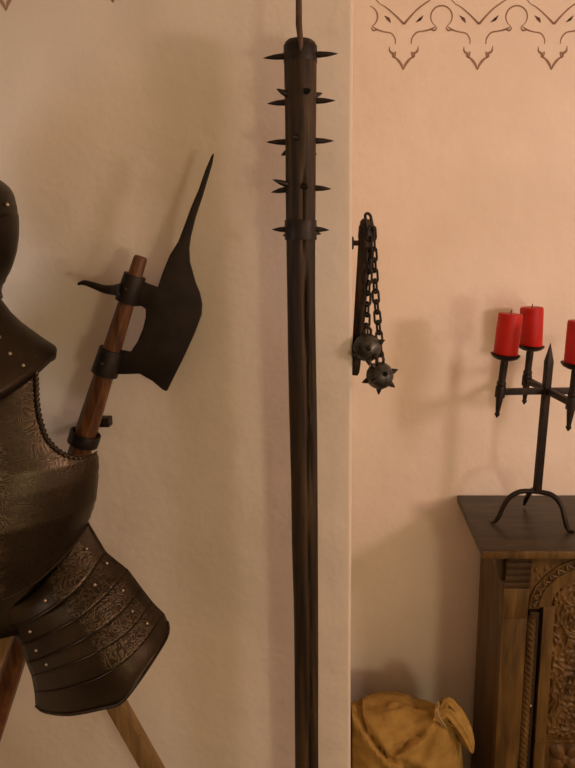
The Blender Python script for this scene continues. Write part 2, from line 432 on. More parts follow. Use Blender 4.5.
# wall bracket holding the shaft
c0 = on_shaft(435)
br = empty('wall_bracket', (c0.x, YL, c0.z), 'small black iron ring bracket on the wall around the halberd shaft', 'bracket')
bm = nb(); ringband(bm, on_shaft(431)-hd*.0, on_shaft(443), S(12.9, 435, YH), S(12.9, 435, YH), S(2.2, 435, YH), 28)
build('ring', bm, M['iron'], br, bev=.0008)
pk = PH(109.5, 422)
bm = nb(); q0 = Vector((PH(99, 0).x, YL+.002, pk.z)); 
tube(bm, [PH(80, 434, .022), P(84, 430, 1.262), P(94, 424, 1.276), P(104, 423, 1.278)], S(4.0, 430, YH), 8)
build('arm', bm, M['iron'], br)
bm = nb(); a0 = P(99, 418.5, 1.268); a1 = P(109, 427.5, 1.268); box(bm, (a0.x, 1.268, a1.z), (a1.x, YL+.002, a0.z)); build('wall_spike', bm, M['iron'], br, bev=.001)

# ------------------------------------------------------------------ suit of armor
YA, XC = 1.05, -38.0
cx = P(XC, 450, YA).x
arm = empty('suit_of_armor', (cx, YA, P(0, 700, YA).z), 'engraved dark steel suit of armor torso with breastplate and thigh plates', 'armor')
def zrow(y): return P(XC, y, YA).z
def pxw(w, y): return S(w, y, YA) + (P(XC, y, YA).x-cx)*min(1, w/40)
ab = [(330, 70), (365, 92), (400, 114), (440, 130), (452, 135.5), (470, 136.5), (500, 133.5), (530, 124), (560, 120), (600, 116)]
bb = [(330, .085), (365, .105), (400, .12), (450, .142), (500, .155), (530, .152), (600, .13)]
bound = [(33,357,378),(34.2,361,383),(34.8,366,388),(35.5,383,400),(36.3,400,412),(38,413,422),(41,425,432),(46,438,445),(56,449.5,458),(66,455.5,472),(76,457.5,484),(87,456.5,493),(96.5,452,500),
         (98,462,508),(98,475,518),(95.5,498,538),(90.5,515,552),(84,529,566),(73,545,580),(58,562,592),(38,580,602),(16,594,609),(2,600,612)]
bnd = spline([(a, b, c) for a, b, c in bound], 90)
NS = 22
zt_, zb_ = zrow(300), zrow(640)
ROWZ = [(zrow(y), y) for y in range(300, 641)]
def yrow(z):
    k = min(range(len(ROWZ)), key=lambda i: abs(ROWZ[i][0]-z))
    k = max(1, min(len(ROWZ)-2, k)); (z0, y0), (z1, y1) = ROWZ[k-1], ROWZ[k+1]
    return y0+(y1-y0)*(z-z0)/(z1-z0)
def awid(y): return pxw(interp(ab, y), y)
def bpoint(th, z, sx=1, off=0):
    y = yrow(z); a = awid(y); b = interp(bb, y)
    return Vector((cx + sx*(a+off)*sin(th), YA-(b+off)*cos(th), z))
def solve(x, y):                                  # place on the shell seen at that spot of the photo
    Y = YA-.05; th = 0
    for _ in range(60):
        p = P(x, y, Y); yy = yrow(p.z)
        th = math.asin(max(-1, min(1, (p.x-cx)/awid(yy))))
        Y += .4*(YA-interp(bb, yy)*cos(th)-Y)
    return th, P(x, y, Y).z
BS = [solve(q.x, q.y) for q in bnd]
rows = []; bandv = []
for q, (tb, zb0_) in zip(bnd, BS):
    row = []
    zc_ = P(XC-10, q.z, YA-interp(bb, q.z)).z
    for i in range(-NS, NS+1):
        s_ = abs(i)/NS
        z = zc_ + (zb0_-zc_)*s_**2
        p = bpoint(tb*s_, z, 1 if i >= 0 else -1)
        p.y -= .006*exp(-(tb*s_/.10)**2)
        row.append(p)
    rows.append(row)
bm = nb(); grid(bm, rows); bp_o = build('breastplate', bm, M['armor'], arm, solid=.0025, angle=70)
def bp_band(p):
    t = abs(math.asin(max(-1, min(1, (p.x-cx)/awid(yrow(p.z))))))
    edge = min(((rm-p).length for rm in [bpoint(th_, z_) for th_, z_ in BS[0:46:3]])) if p.x > cx else .1
    return max(1.0*(.36 < t < .62), .9*exp(-(edge/.028)**2), .16, .8*(t < .13))
engrave(bp_o, bp_band)
# roped rim round each armhole, plain rolled rim along the lower edge
for sx in (1, -1):
    tip_i = max(range(60), key=lambda i: bnd[i].x if bnd[i].y < 453.5 else -99)
    rim = [bpoint(th, z, sx, .0012) for th, z in BS[0:tip_i-1]]
    rim = spline(rim, 150)
    bm = nb(); tube(bm, rim, [.0036*(1 if i < 120 else 1-.6*(i-120)/30) for i in range(150)], 16, shape=lambda a, i: 1+.30*cos(2*a+i*1.15)); build('roped_rim', bm, M['armor'], bp_o, angle=70)
low = [bpoint(th, z, 1, .001) for th, z in BS[66:]]
bm = nb(); tube(bm, spline(low, 40), .0022, 8); build('lower_rim', bm, M['plain'], bp_o)
# backplate
rows = []
for k in range(16):
    y = 332+ (600-332)*k/15; a = pxw(interp(ab, y), y)*.97
    a = min(a, pxw(interp([(330, 34), (440, 36), (462, 44), (478, 100), (600, 110)], y), y))
    rows.append([Vector((cx+a*sin(t), YA+.012+.085*cos(t), zrow(y))) for t in [(-pi/2+pi*j/24) for j in range(25)]])
bm = nb(); grid(bm, rows); build('backplate', bm, M['plain'], arm, solid=.0025, angle=70)
# gorget with its wide shoulder flare
gp = [(33, 284, 0), (34, 291, 0), (37.5, 302, .05), (45.5, 315, .2), (55, 325, .4), (64.5, 333, .55), (77, 343, .8), (88.5, 351.5, 1), (89.5, 354, 1), (88.8, 361.5, 1)]
rows = []
for w, y, t in gp:
    row = []
    for k in range(64):
        a = 2*pi*k/64
        yy = y + 44*t*max(0, cos(a))**1.3
        r = pxw(w, y)
        row.append(Vector((cx + r*sin(a), YA - .004 - (r*.86+.075*t*max(0, cos(a)))*cos(a), zrow(yy))))
    rows.append(row)
bm = nb(); grid(bm, rows, True); go = build('gorget', bm, M['plain'], arm, solid=.0025, angle=50)
for w, y, a in ((44.5, 312, 66), (57, 326, 66), (71, 338, 66), (84, 348, 68), (50, 318, 20), (74, 341, 35)):
    r = pxw(w, y); t = interp([(292, 0), (352, 1)], y); aa = radians(a)
    yy = y+44*t*max(0, cos(aa))**1.3
    bm = nb(); ball(bm, (cx+(r+.002)*sin(aa), YA-.004-(r*.86+.075*t*cos(aa)+.002)*cos(aa), zrow(yy)+.002), .0028, 10, 8); build('rivet', bm, M['rivet'], go)
# helmet
hprof = [(156, 1), (157, 7), (160, 14), (166, 23), (174, 31.5), (183, 38), (193, 43), (206, 46), (222, 47.4), (237, 47.3), (252, 45.5), (267, 41.5), (280, 37), (293, 35), (300, 36)]
def hpoint(a, y, off=0):
    w = pxw(interp(hprof, y), y)+off
    comb = .010*exp(-((a % pi if a % pi < pi/2 else a % pi - pi)/.10)**2) if y < 225 else 0
    return Vector((cx + w*sin(a), YA - .004 - (w*1.18+comb)*cos(a), zrow(y)))
hy = [156+144*k/40 for k in range(41)]
bm = nb(); grid(bm, [[hpoint(2*pi*k/72, y) for k in range(72)] for y in hy], True)
he = build('helmet', bm, M['plain'], arm, solid=.002, angle=60)
bm = nb(); rows = []
for j in range(14):
    row = []
    for k in range(41):
        a = radians(-104+208*k/40)
        y0 = 214 + 20*max(0, cos(a)); y1 = 284
        row.append(hpoint(a, y0+(y1-y0)*j/13, .004+(.018*max(0, cos(a))**3)*sin(pi*j/13)))
    rows.append(row)
grid(bm, rows); build('visor', bm, M['plain'], he, solid=.0025, angle=60)
for sx in (1, -1):
    bm = nb(); p = hpoint(sx*radians(88), 205, .003); ball(bm, p, .0035, 12, 8); build('pivot_rivet', bm, M['rivet'], he)
# fauld ring under the breastplate
rows = []
for k in range(9):
    y = 520+85*k/8; a = pxw(112+.05*(y-520), y)
    rows.append([Vector((cx+a*sin(2*pi*j/48), YA+.005-(.118 if cos(2*pi*j/48) > 0 else .085)*cos(2*pi*j/48), zrow(y))) for j in range(48)])
bm = nb(); grid(bm, rows, True); build('fauld', bm, M['plain'], arm, solid=.002, angle=60)
# laminated tasset: boundary lines of the plates, read left to right
L0 = [(-6,616),(30,594),(60,560),(87.5,521)]
L1 = [(8,628),(32,620),(62,601.5),(85,581),(106,552.5)]
L2 = [(21,645),(42,637.5),(80,617),(107,594),(128,570)]
L3 = [(27,663),(45,657.5),(84,639),(117,617),(142,589)]
L4 = [(32,676),(50,671),(92,655),(128,632),(152,602)]
L5 = [(35,692),(60,690),(101,677),(136,651),(164,614)]
L6 = [(36,706),(45,712),(70,714.5),(100,709),(120,703.5),(134,688),(150,665),(165,641),(168.5,630),(167.5,622)]
lines = [[(x, y, 0) for x, y in L] for L in (L0, L1, L2, L3, L4, L5, L6)]
NT = 33
lines = [spline(L, NT) for L in lines]
YLs = [.955, .965, .975, .985, .990, .995, 1.000]; YRs = [1.045, 1.045, 1.045, 1.045, 1.045, 1.045, 1.04]
Bu = [.020, .040, .055, .066, .074, .080, .084]
def tpoint(tt, j, push=0, sx=1):
    i = min(int(tt), 5); f = tt-i
    q = lines[i][j].lerp(lines[i+1][j], f)
    s = j/(NT-1)
    yl = YLs[i]+(YLs[i+1]-YLs[i])*f; yr = YRs[i]+(YRs[i+1]-YRs[i])*f; b = Bu[i]+(Bu[i+1]-Bu[i])*f
    Y = yl+(yr-yl)*s - b*(1-(2*s-1)**2) - push
    p = P(q.x, q.y, Y)
    if sx < 0: p.x = 2*cx-p.x
    return p
for sx in (1, -1):
    ts = None
    for i in range(6):
        lo = i-.25 if i else 0; hi = i+1
        rows = []
        for k in range(9):
            f = k/8; tt = lo+(hi-lo)*f
            tt = max(0, min(5.9999, tt))
            push = -.003 + .0062*f
            if i == 5: push = -.003 + .004*f + .006*max(0, f-.7)
            rows.append([tpoint(tt, j, push, sx) for j in range(NT)])
        bm = nb(); grid(bm, rows)
        if i == 0:
            ts = build('tasset', bm, M['armor'], arm, solid=.002, angle=60); pl = ts
        else:
            pl = build('lame', bm, M['armor'], ts, solid=.002, angle=60)
        a_ = pl.data.attributes.new('engraving', 'FLOAT', 'POINT')
        cen = [(sum((tpoint(i+.5, j, 0, sx) for j in range(k0, k0+3)), Vector())/3, j0) for k0, j0 in ((18, 1), (20, 1), (22, 1))] if i < 5 else []
        for v, d_ in zip(pl.data.vertices, a_.data):
            w_ = v.co+ROOT[pl]; d_.value = .10
            for c_, _ in cen:
                dx_ = Vector((w_.x-c_.x, 0, w_.z-c_.z)).dot(Vector((.76*sx, 0, .65)))
                if abs(dx_) < .019: d_.value = .95
        # turned edge of the plate
        edge = [tpoint(min(5.9999, hi), j, .0036 if i < 5 else .0028, sx) for j in range(NT)]
        bm = nb(); tube(bm, edge, .0012 if i < 5 else .0024, 6); build('plate_edge', bm, M['plain'], ts)
    for tt, j in ((.45, 28), (.6, 12), (1.25, 30), (1.4, 24), (1.5, 4), (2.4, 28), (2.5, 3), (3.4, 27), (3.5, 4), (4.5, 28)):
        bm = nb(); ball(bm, tpoint(tt, j, .003, sx), .0026, 10, 8); build('rivet', bm, M['rivet'], ts)

# wooden stand inside the armor
st = empty('armor_stand', (cx, 1.13, 0), 'ochre wooden armor stand, its leg slanting down below the thigh plates', 'stand')
YS = 1.165
a = P(122, 714, YS); b = P(152.5, 768, YS); dd = (b-a).normalized(); foot = a+dd*(a.z/-dd.z)
hub = a - dd*.34
bm = nb(); rect_bar(bm, hub, foot, S(19, 740, YS)*.86, .026, Vector((0, 1, 0))); build('leg', bm, M['stand'], st, bev=.002)
bm = nb(); rect_bar(bm, Vector((hub.x, YS-.03, hub.z)), Vector((2*hub.x-foot.x, YS-.03, 0)), .028, .026, Vector((0, 1, 0))); build('leg', bm, M['stand'], st, bev=.002)
px_ = min(hub.x, cx)
bm = nb(); box(bm, (px_-.02, 1.115, hub.z-.06), (px_+.02, 1.137, zrow(372))); build('post', bm, M['stand'], st, bev=.002)

# ------------------------------------------------------------------ flail on the return of the near wall
YF = 1.318
def PF(x, y, dy=0): return P(x, y, YF+dy)
fl = empty('flail', PF(365, 225), 'two-ball spiked flail with chains and wooden handle hanging on the wall corner', 'flail')
hc = [(366.6, 219, 4.2), (366.2, 222, 6.2), (365.6, 232, 7.0), (363.6, 262, 6.6), (360.7, 300, 6.0), (357.8, 340, 5.4), (355.8, 364, 4.8), (355.2, 372, 4.3), (354.9, 375, 3.0)]
off = XE + .004 - min(PF(x-r, y).x for x, y, r in hc)
bm = nb(); tube(bm, [PF(x, y) + Vector((max(0, off) if False else 0, 0, 0)) for x, y, r in hc], [S(r, y, YF) for x, y, r in hc], 16); build('handle', bm, M['pole'], fl)
bm = nb(); ringband(bm, PF(366.0, 226), PF(365.2, 238), S(6.6, 230, YF), S(6.9, 230, YF), .0012, 20); build('iron_cap', bm, M['iron'], fl)
# eye on top
bm = nb()
def link_pts(c, ax, side, ln, wd, n=20):
    out = []
    for k in range(n):
        a = 2*pi*k/n
        x = cos(a)*wd/2; y = (ln/2-wd/2)*(1 if sin(a) >= 0 else -1)+sin(a)*wd/2
        out.append(c+ax*y+side*x)
    return out
def ring_tube(bm, pts, r, n=8):
    c = sum(pts, Vector())/len(pts); m = len(pts)
    nrm = (pts[0]-c).cross(pts[m//4]-c).normalized(); rings = []
    for i in range(m):
        t = (pts[(i+1) % m]-pts[i-1]).normalized(); u = t.cross(nrm)
        rings.append([pts[i]+nrm*r*cos(2*pi*k/n)+u*r*sin(2*pi*k/n) for k in range(n)])
    rings.append(rings[0]); grid(bm, rings, True)
UPV = Vector((0, 0, 1)); RX = Vector((1, 0, 0)); DY = Vector((0, 1, 0))
eye = PF(369, 222, -.008)
ring_tube(bm, link_pts(eye, (PF(370, 228)-PF(367.5, 215)).normalized(), (RX*.75+DY*.66).normalized(), S(17, 222, YF), S(8, 222, YF)), S(1.5, 222, YF)); build('eye_ring', bm, M['iron'], fl)
def chain(path, nl):
    c = spline(path, nl*2+1); prev = None; first = None
    for i in range(nl):
        a, m, b = c[2*i], c[2*i+1], c[2*i+2]
        ax = (b-a).normalized()
        base = (RX*.92 + DY*.4).normalized() if i % 2 == 0 else (RX*.40 - DY*.92).normalized()
        side = (base - ax*base.dot(ax)).normalized()
        bm = nb(); L = (b-a).length
        ring_tube(bm, link_pts(m, ax, side, L*1.34, S(6.6, 300, YF)), S(1.25, 300, YF))
        if first is None: first = build('chain', bm, M['chain'], fl)
        else: build('link', bm, M['chain'], first)
chain([PF(371, 228, -.012), PF(369.5, 262, -.016), PF(367.4, 300, -.022), PF(366.0, 336, -.026)], 10)
chain([PF(372.5, 228, .0), PF(374, 262, -.004), PF(376, 300, -.010), PF(379, 335, -.016), PF(380.5, 363, -.016)], 13)
def mace(cxp, cyp, rp, dy, spikes):
    c = PF(cxp, cyp, dy); r = S(rp, cyp, YF)
    bm = nb(); ball(bm, c, r, 28, 18)
    for v in bm.verts: v.co += (v.co-c).normalized()*.0006*noise.noise(v.co*180)
    bo = build('spiked_ball', bm, M['steel'], fl)
    for dx, dyp, dz in spikes:
        dv = Vector((dx, dyp, dz)).normalized()
        bm = nb(); cone(bm, c+dv*r*.9, c+dv*r*1.42, r*.22, 8); build('spike', bm, M['chain'], bo)
    bm = nb(); ring_tube(bm, link_pts(c+UPV*r*1.1, UPV, RX, S(9, cyp, YF), S(7, cyp, YF)), S(1.4, cyp, YF)); build('eye_ring', bm, M['chain'], bo)
mace(367.2, 347.5, 13.8, -.028, [(.9, -.2, .42), (.05, -1, .1), (-.75, -.4, -.35), (.5, -.75, -.5), (0, .5, -.85), (-.3, .9, .2), (.1, -.5, -.9)])
mace(379.8, 375.6, 13.6, -.020, [(.93, -.1, .34), (.82, -.15, -.62), (-.06, -.1, -1), (-.9, -.1, -.34), (-.4, -.9, -.2), (.35, -.9, .3), (-.5, -.4, .75), (.2, .95, 0)])
nl = empty('wall_nail', P(353, 243, 1.318), 'short black iron nail in the wall corner holding up the flail handle', 'nail')
zc = P(353, 243, 1.318).z
bm = nb(); tube(bm, [(XE-.004, 1.318, zc), (PF(362, 243).x, 1.318, zc)], S(2.7, 243, YF), 10); build('shank', bm, M['iron'], nl)
bm = nb(); tube(bm, [(XE-.001, 1.312, zc), (XE+.0018, 1.312, zc), (XE+.003, 1.312, zc)], [S(6.5, 243, YF), S(6.5, 243, YF), S(4, 243, YF)], 12); build('wall_plate', bm, M['iron'], nl)

# ------------------------------------------------------------------ cabinet
ZT = P(457, 495.3, YR-.004).z                       # top surface height
tl_b = Vector((P(457, 495.3, YR-.004).x, YR-.004, ZT))
fl_t = onplane(483, 551.5, ZT)
YT = fl_t.y                                          # front of the top board
XL_T = (tl_b.x + fl_t.x)/2
YFc = YT + .034                                      # front face of the carcass
XL = P(505, 575, YFc).x                              # its left edge
XM = P(603, 600, YFc).x                              # centre line
YBk = min(YR-.006, YFc*1.182)
XR = 2*XM-XL; XR_T = 2*XM-XL_T
cab = empty('carved_cabinet', (XM, YR-.2, 0), 'carved dark oak cabinet with arched door standing against the right wall', 'cabinet')
TT = .0185
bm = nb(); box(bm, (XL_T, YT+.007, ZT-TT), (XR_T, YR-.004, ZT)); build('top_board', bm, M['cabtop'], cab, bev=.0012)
bm = nb(); box(bm, (XL_T, YT, ZT-TT), (XR_T, YT+.008, ZT-.001)); build('lit_edge_strip', bm, M['cab'], cab, bev=.003)  # added strip: light caught by the board's front edge, painted as lighter oak
ZB = ZT-TT
bm = nb(); box(bm, (XL, YFc+.03, .06), (XL+.022, YBk, ZB)); build('side_panel', bm, M['cab'], cab, bev=.0015)
bm = nb(); box(bm, (XR-.022, YFc+.03, .06), (XR, YBk, ZB)); build('side_panel', bm, M['cab'], cab, bev=.0015)
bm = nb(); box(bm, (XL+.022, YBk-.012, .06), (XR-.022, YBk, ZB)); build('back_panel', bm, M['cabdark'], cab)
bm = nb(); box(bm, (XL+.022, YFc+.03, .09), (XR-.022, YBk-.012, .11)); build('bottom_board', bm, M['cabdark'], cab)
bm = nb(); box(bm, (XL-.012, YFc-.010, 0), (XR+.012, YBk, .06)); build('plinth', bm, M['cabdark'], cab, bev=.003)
z_led = P(510, 617.5, YFc).z                         # ledge on the post
xp1 = P(529, 590, YFc).x                           # right side of the post block
xs1 = P(526.5, 640, YFc).x
for sx in (1, -1):
    def mx(x): return x if sx > 0 else 2*XM-x
    def mbox(name, x0, x1, y0, y1, z0, z1, m, bev=.0012):
        bm = nb(); a, b = sorted((mx(x0), mx(x1))); box(bm, (a, y0, z0), (b, y1, z1)); return build(name, bm, M[m], cab, bev=bev)
    mbox('post', XL, xs1, YFc+.004, YFc+.034, .06, z_led, 'cab', .0015)
    o = mbox('post_block', XL-.001, xp1, YFc-.004, YFc+.034, z_led, P(510, 588, YFc).z, 'cab', .002)
    # carved corbel above the block: stacked rolls
    zb0 = P(510, 588, YFc).z
    bm = nb(); n = 5; h = (ZB-zb0)/n
    for k in range(n):
        x0, x1 = sorted((mx(XL), mx(xp1)))
        prf = [(YFc+.034, zb0+h*k), (YFc-.002-.002*k, zb0+h*k+.0004), (YFc-.006-.002*k, zb0+h*k+h*.3), (YFc-.006-.002*k, zb0+h*k+h*.75), (YFc-.001-.002*k, zb0+h*k+h-.0004), (YFc+.034, zb0+h*k+h)]
        a = [bm.verts.new((x0, y, z)) for y, z in prf]; b = [bm.verts.new((x1, y, z)) for y, z in prf]
        bm.faces.new(a); bm.faces.new(b[::-1])
        for i in range(len(prf)):
            j = (i+1) % len(prf); bm.faces.new((a[i], b[i], b[j], a[j]))
    build('corbel', bm, M['cabdark'], cab, angle=50)  # dark oak, with the shade under the overhang put into its colour
    # side bracket under the overhang
    bz = P(495, 583, YFc).z; xo = XL-.026
    bm = nb(); prf = [(XL, ZB), (xo, ZB), (xo+.001, ZB-.008)] + [(xo+.004+(XL-xo-.004)*(1-cos(pi/2*k/8)), ZB-.008-(ZB-.008-bz)*sin(pi/2*k/8)) for k in range(9)]
    a = [bm.verts.new((mx(x), YFc+.006, z)) for x, z in prf]; b = [bm.verts.new((mx(x), YFc+.045, z)) for x, z in prf]
    bm.faces.new(a); bm.faces.new(b[::-1])
    for i in range(len(prf)):
        j = (i+1) % len(prf); bm.faces.new((a[i], b[i], b[j], a[j]))
    build('side_bracket', bm, M['cabdark'], cab, bev=.001)
    # rope column beside the post
    xr = (P(526.2, 640, YFc).x + P(535.6, 640, YFc).x)/2; rr = (P(535.6, 640, YFc).x-P(526.2, 640, YFc).x)/2
    nn = 460; zs = [.07+(z_led-.004-.07)*k/nn for k in range(nn+1)]
    bm = nb(); tube(bm, [(mx(xr), YFc+.010, z) for z in zs], rr*1.0, 18, hint=Vector((0, -1, 0)), shape=lambda a, i: .70+.34*abs(cos(2*a+sx*zs[i]*205))**.7)
    build('rope_moulding', bm, M['cab'], cab, angle=70)
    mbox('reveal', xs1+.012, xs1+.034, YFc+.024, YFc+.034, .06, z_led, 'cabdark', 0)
# arched frieze board above the door with a band of leaves
xi = P(541, 607, YFc).x; zs0 = P(541, 610, YFc).z; ztop = P(590, 567.5, YFc).z
rx = XM-xi; rz = ztop-zs0
bm = nb(); NA = 48
arcp = [(XM-rx*cos(pi*k/NA), zs0+rz*sin(pi*k/NA)) for k in range(NA+1)]
zt2 = ZB
front, back = [], []
for x, z in arcp:
    front.append([Vector((x, YFc+.012, z)), Vector((x, YFc+.012, zt2))]); back.append([Vector((x, YFc+.034, z)), Vector((x, YFc+.034, zt2))])
for k in range(NA+1):
    pass
ring = [[f[0], f[1], b[1], b[0]] for f, b in zip(front, back)]
vs = grid(bm, ring, True); bm.faces.new(vs[0][::-1]); bm.faces.new(vs[-1])
x0 = xp1
for sx in (1, -1):
    a, b = sorted((x0-.002 if sx > 0 else 2*XM-x0+.002, xi if sx > 0 else 2*XM-xi)); box(bm, (a, YFc+.012, zs0-.004), (b, YFc+.034, zt2))
build('spandrel_board', bm, M['cabcarve'], cab, angle=50)
def arc(r_off, k, n): 
    a = pi*k/n; return (XM-(rx+r_off)*cos(a), zs0+(rz+r_off)*sin(a))
bw = .0245
for off, r in ((.0015, .0028), (bw, .0024)):
    bm = nb(); tube(bm, [(arc(off, k, 60)[0], YFc+.010, arc(off, k, 60)[1]) for k in range(61)], r, 10, hint=Vector((0, -1, 0))); build('arch_bead', bm, M['cab'], cab)
bm = nb(); nl_ = 20
for k in range(nl_):                                  # zigzag leaves between the beads
    a0, a1 = arc(.004, k, nl_), arc(bw-.003, k+.5, nl_); a2 = arc(.004, k+1, nl_)
    for (q, w) in ((a0, a1), (a1, a2)):
        A_ = Vector((q[0], YFc+.010, q[1])); B_ = Vector((w[0], YFc+.010, w[1]))
        tube(bm, [A_, A_.lerp(B_, .5)+Vector((0, -.002, 0)), B_], [.0012, .0034, .0012], 6)
build('arch_leaf_band', bm, M['cab'], cab)
for sx in (1, -1):                                    # carved dots and sprigs in the corners above the arch
    bm = nb()
    for (px_, py_, r) in ((536, 570, 2.3), (541, 575, 1.8), (537, 579, 1.7), (546, 569, 2.2), (536, 588, 1.6), (552, 566.5, 1.6), (541, 583, 1.4)):
        p = P(px_, py_, YFc+.012)
        ball(bm, (p.x if sx > 0 else 2*XM-p.x, YFc+.012, p.z), S(r, py_, YFc), 10, 6, (1, .6, 1.3))
    build('spandrel_carving', bm, M['cabcarve'], cab)
# door
xd0 = P(541.5, 632, YFc+.016).x; xd1 = P(553, 632, YFc+.016).x
YD = YFc+.016
zd0 = .10; ztr = P(540, 739, YD).z
door = None
bm = nb(); box(bm, (xd0, YD+.006, zd0), (2*XM-xd0, YD+.022, zs0)); 
# arched head of the door leaf
ringd = []
for k in range(33):
    a = pi*k/32; ringd.append([Vector((XM-(rx-.001)*cos(a), YD+.006, zs0+(rz-.001)*sin(a))), Vector((XM-(rx-.001)*cos(a), YD+.006, zs0-.001)), Vector((XM-(rx-.001)*cos(a), YD+.022, zs0-.001)), Vector((XM-(rx-.001)*cos(a), YD+.022, zs0+(rz-.001)*sin(a)))])
grid(bm, ringd, True)
door = build('door', bm, M['cabcarve'], cab, angle=50)
for sx in (1, -1):
    a, b = sorted((xd0 if sx > 0 else 2*XM-xd0, xd1 if sx > 0 else 2*XM-xd1))
    bm = nb(); box(bm, (a, YD-.004, zd0), (b, YD+.006, zs0+.002)); build('stile', bm, M['cab'], door, bev=.002)
wst = xd1-xd0
bm = nb(); rows = []
for k in range(41):
    a = pi*k/40
    o1 = (XM-(rx-.0015)*cos(a), zs0+(rz-.0015)*sin(a)); i1 = (XM-(rx-wst)*cos(a), zs0+(rz-wst*.8)*sin(a))
    rows.append([Vector((o1[0], YD+.006, o1[1])), Vector((o1[0], YD-.003, o1[1])), Vector((i1[0], YD-.003, i1[1])), Vector((i1[0], YD+.006, i1[1]))])
grid(bm, rows, True); build('arched_rail', bm, M['cab'], door, angle=40)
bm = nb(); box(bm, (xd0+.001, YD-.009, ztr-.004), (2*XM-xd0-.001, YD+.006, ztr+.003)); build('cross_rail', bm, M['cab'], door, bev=.002)
# carved scroll relief panel: a height field of spirals and leaves
def spiral(x, z, cx_, cz_, R, hand):
    dx, dz = (x-cx_)*hand, z-cz_
    r = sqrt(dx*dx+dz*dz); a = atan2(dz, dx)
    if r > R: return 0
    ph = a/(2*pi) - math.log(max(r, R*.08)/R)*1.25
    f = ph - math.floor(ph)
    h = max(0, 1-abs(f-.5)/.27)
    return h**.6*min(1, (R-r)/(R*.12)+.25)
xa, xb = xd1-.001, 2*XM-xd1+.001; za = ztr+.003; zb = zs0+rz-wst*.8
NXp, NZp = 150, 260
R = (xb-xa)/4*1.02
cents = []
for r_ in range(6):
    for c_ in (0, 1):
        cents.append((xa+(xb-xa)*(.25+.5*c_), za+R*.85+r_*R*1.55, (1 if c_ == 0 else -1)*(1 if r_ % 2 else -1)))
rows = []
for iz in range(NZp+1):
    z = za+(zb-za)*iz/NZp; row = []
    for ix in range(NXp+1):
        x = xa+(xb-xa)*ix/NXp
        h = max(spiral(x, z, c[0], c[1], R*.92, c[2]) for c in cents)
        lf = abs(noise.noise(Vector((x*95, 3.3, z*95))))
        h = max(h*.8, .95*max(0, 1-abs(noise.noise(Vector((x*70, 9.1, z*45))))/.30))
        row.append(Vector((x, YD+.0055-.0065*h, z)))
    rows.append(row)
inside = lambda x, z: z < zs0 or ((x-XM)/(rx-wst+.002))**2+((z-zs0)/(rz-wst*.8+.002))**2 < 1
bm = nb(); vs = grid(bm, rows)
dele = [v for r in vs for v in r if not inside(v.co.x, v.co.z)]
bmesh.ops.delete(bm, geom=dele, context='VERTS')
build('carved_panel', bm, M['cabcarve'], door, angle=75)
# lower panel: quatrefoil flowers
bm = nb(); zc0 = zd0; zc1 = ztr-.004
wpan = xb-xa; nfl = 2
NX2, NZ2 = 120, int(120*(zc1-zc0)/wpan)
cell = wpan/nfl
rows = []
for iz in range(NZ2+1):
    z = zc1-(zc1-zc0)*iz/NZ2; row = []
    for ix in range(NX2+1):
        x = xa+wpan*ix/NX2
        u = ((x-xa)/cell) % 1-.5; v = ((zc1-z)/cell) % 1-.5
        r = sqrt(u*u+v*v); a = atan2(v, u)
        pet = .44*abs(sin(2*a))**.5
        h = 0
        if r < pet: h = .35+.65*sin(pi*min(1, r/max(.001, pet)))**.8*(.4+.6*abs(sin(2*a)))
        if r < .085: h = 1.15
        if .46 < max(abs(u), abs(v)): h = max(h, .8)
        row.append(Vector((x, YD+.0055-.0105*h, z)))
    rows.append(row)
grid(bm, rows); build('flower_panel', bm, M['cabcarve'], door, angle=75)
# hinge pin and keyhole plate
p = P(531.5, 709, YFc)
bm = nb(); ball(bm, (p.x, YFc+.012, p.z), .0042, 12, 8); build('hinge_pin', bm, M['rivet'], door, label='bright metal hinge pin')
bm = nb(); tube(bm, [(p.x+.001, YFc+.014, p.z-.004), (p.x+.001, YFc+.014, p.z-.02)], .0032, 10); build('hinge', bm, M['iron'], door)

# ------------------------------------------------------------------ candelabra
FLt, FRt = onplane(490.5, 524, ZT), onplane(574, 533.5, ZT)
YCa = .5*(FLt.y+FRt.y) + .02
q0, q1 = P(537.2, 490, YCa), P(550.6, 342.6, YCa)
U = (q1-q0).normalized(); U.y = 0
base_c = q0 - U*((q0.z-ZT)/U.z)
can = empty('candelabra', (base_c.x, base_c.y, ZT), 'black wrought iron candelabra with pointed stem standing on the cabinet', 'candelabra')
def st_at(y): 
    t = (490-y)/(490-342.6); return q0 + (q1-q0)*t
sw = S(7.4, 430, YCa)
FW = Vector((.10, -1, 0)).normalized(); RT = Vector((1, .06, 0)).normalized()
s_pts = [st_at(493), st_at(368), st_at(361), st_at(342.6)]
bm = nb(); tube(bm, s_pts, [sw*.5*1.25, sw*.5*1.25, sw*.5*1.3, .0006], 4, hint=Vector((.35, -1, 0)).normalized()); build('stem', bm, M['iron'], can, bev=.0006)
legr = S(2.4, 500, YCa)
lift = Vector((0, 0, legr))
def leg(path, r=None):
    c = spline(path, 30); r = r or legr
    bm = nb(); tube(bm, c, [r*(1.05 if i < 24 else 1.05-.45*(i-24)/5) for i in range(30)], 10); build('leg', bm, M['iron'], can)
topc = st_at(491.5)
def mid(px_, py_, t, foot): return P(px_, py_, topc.y+(foot.y-topc.y)*t)
leg([topc, mid(521, 491.5, .2, FLt), mid(510, 497, .4, FLt), mid(503.5, 506, .6, FLt), mid(499, 516, .8, FLt), onplane(494.5, 524, ZT)+lift, FLt+lift*.7])
leg([topc, mid(552, 495, .25, FRt), mid(561, 505, .5, FRt), mid(564.5, 518, .75, FRt), onplane(568, 532, ZT)+lift, FRt+lift*.7])
bk = Vector((topc.x+.004, min(YR-.06, topc.y+.12), ZT+legr*.9))
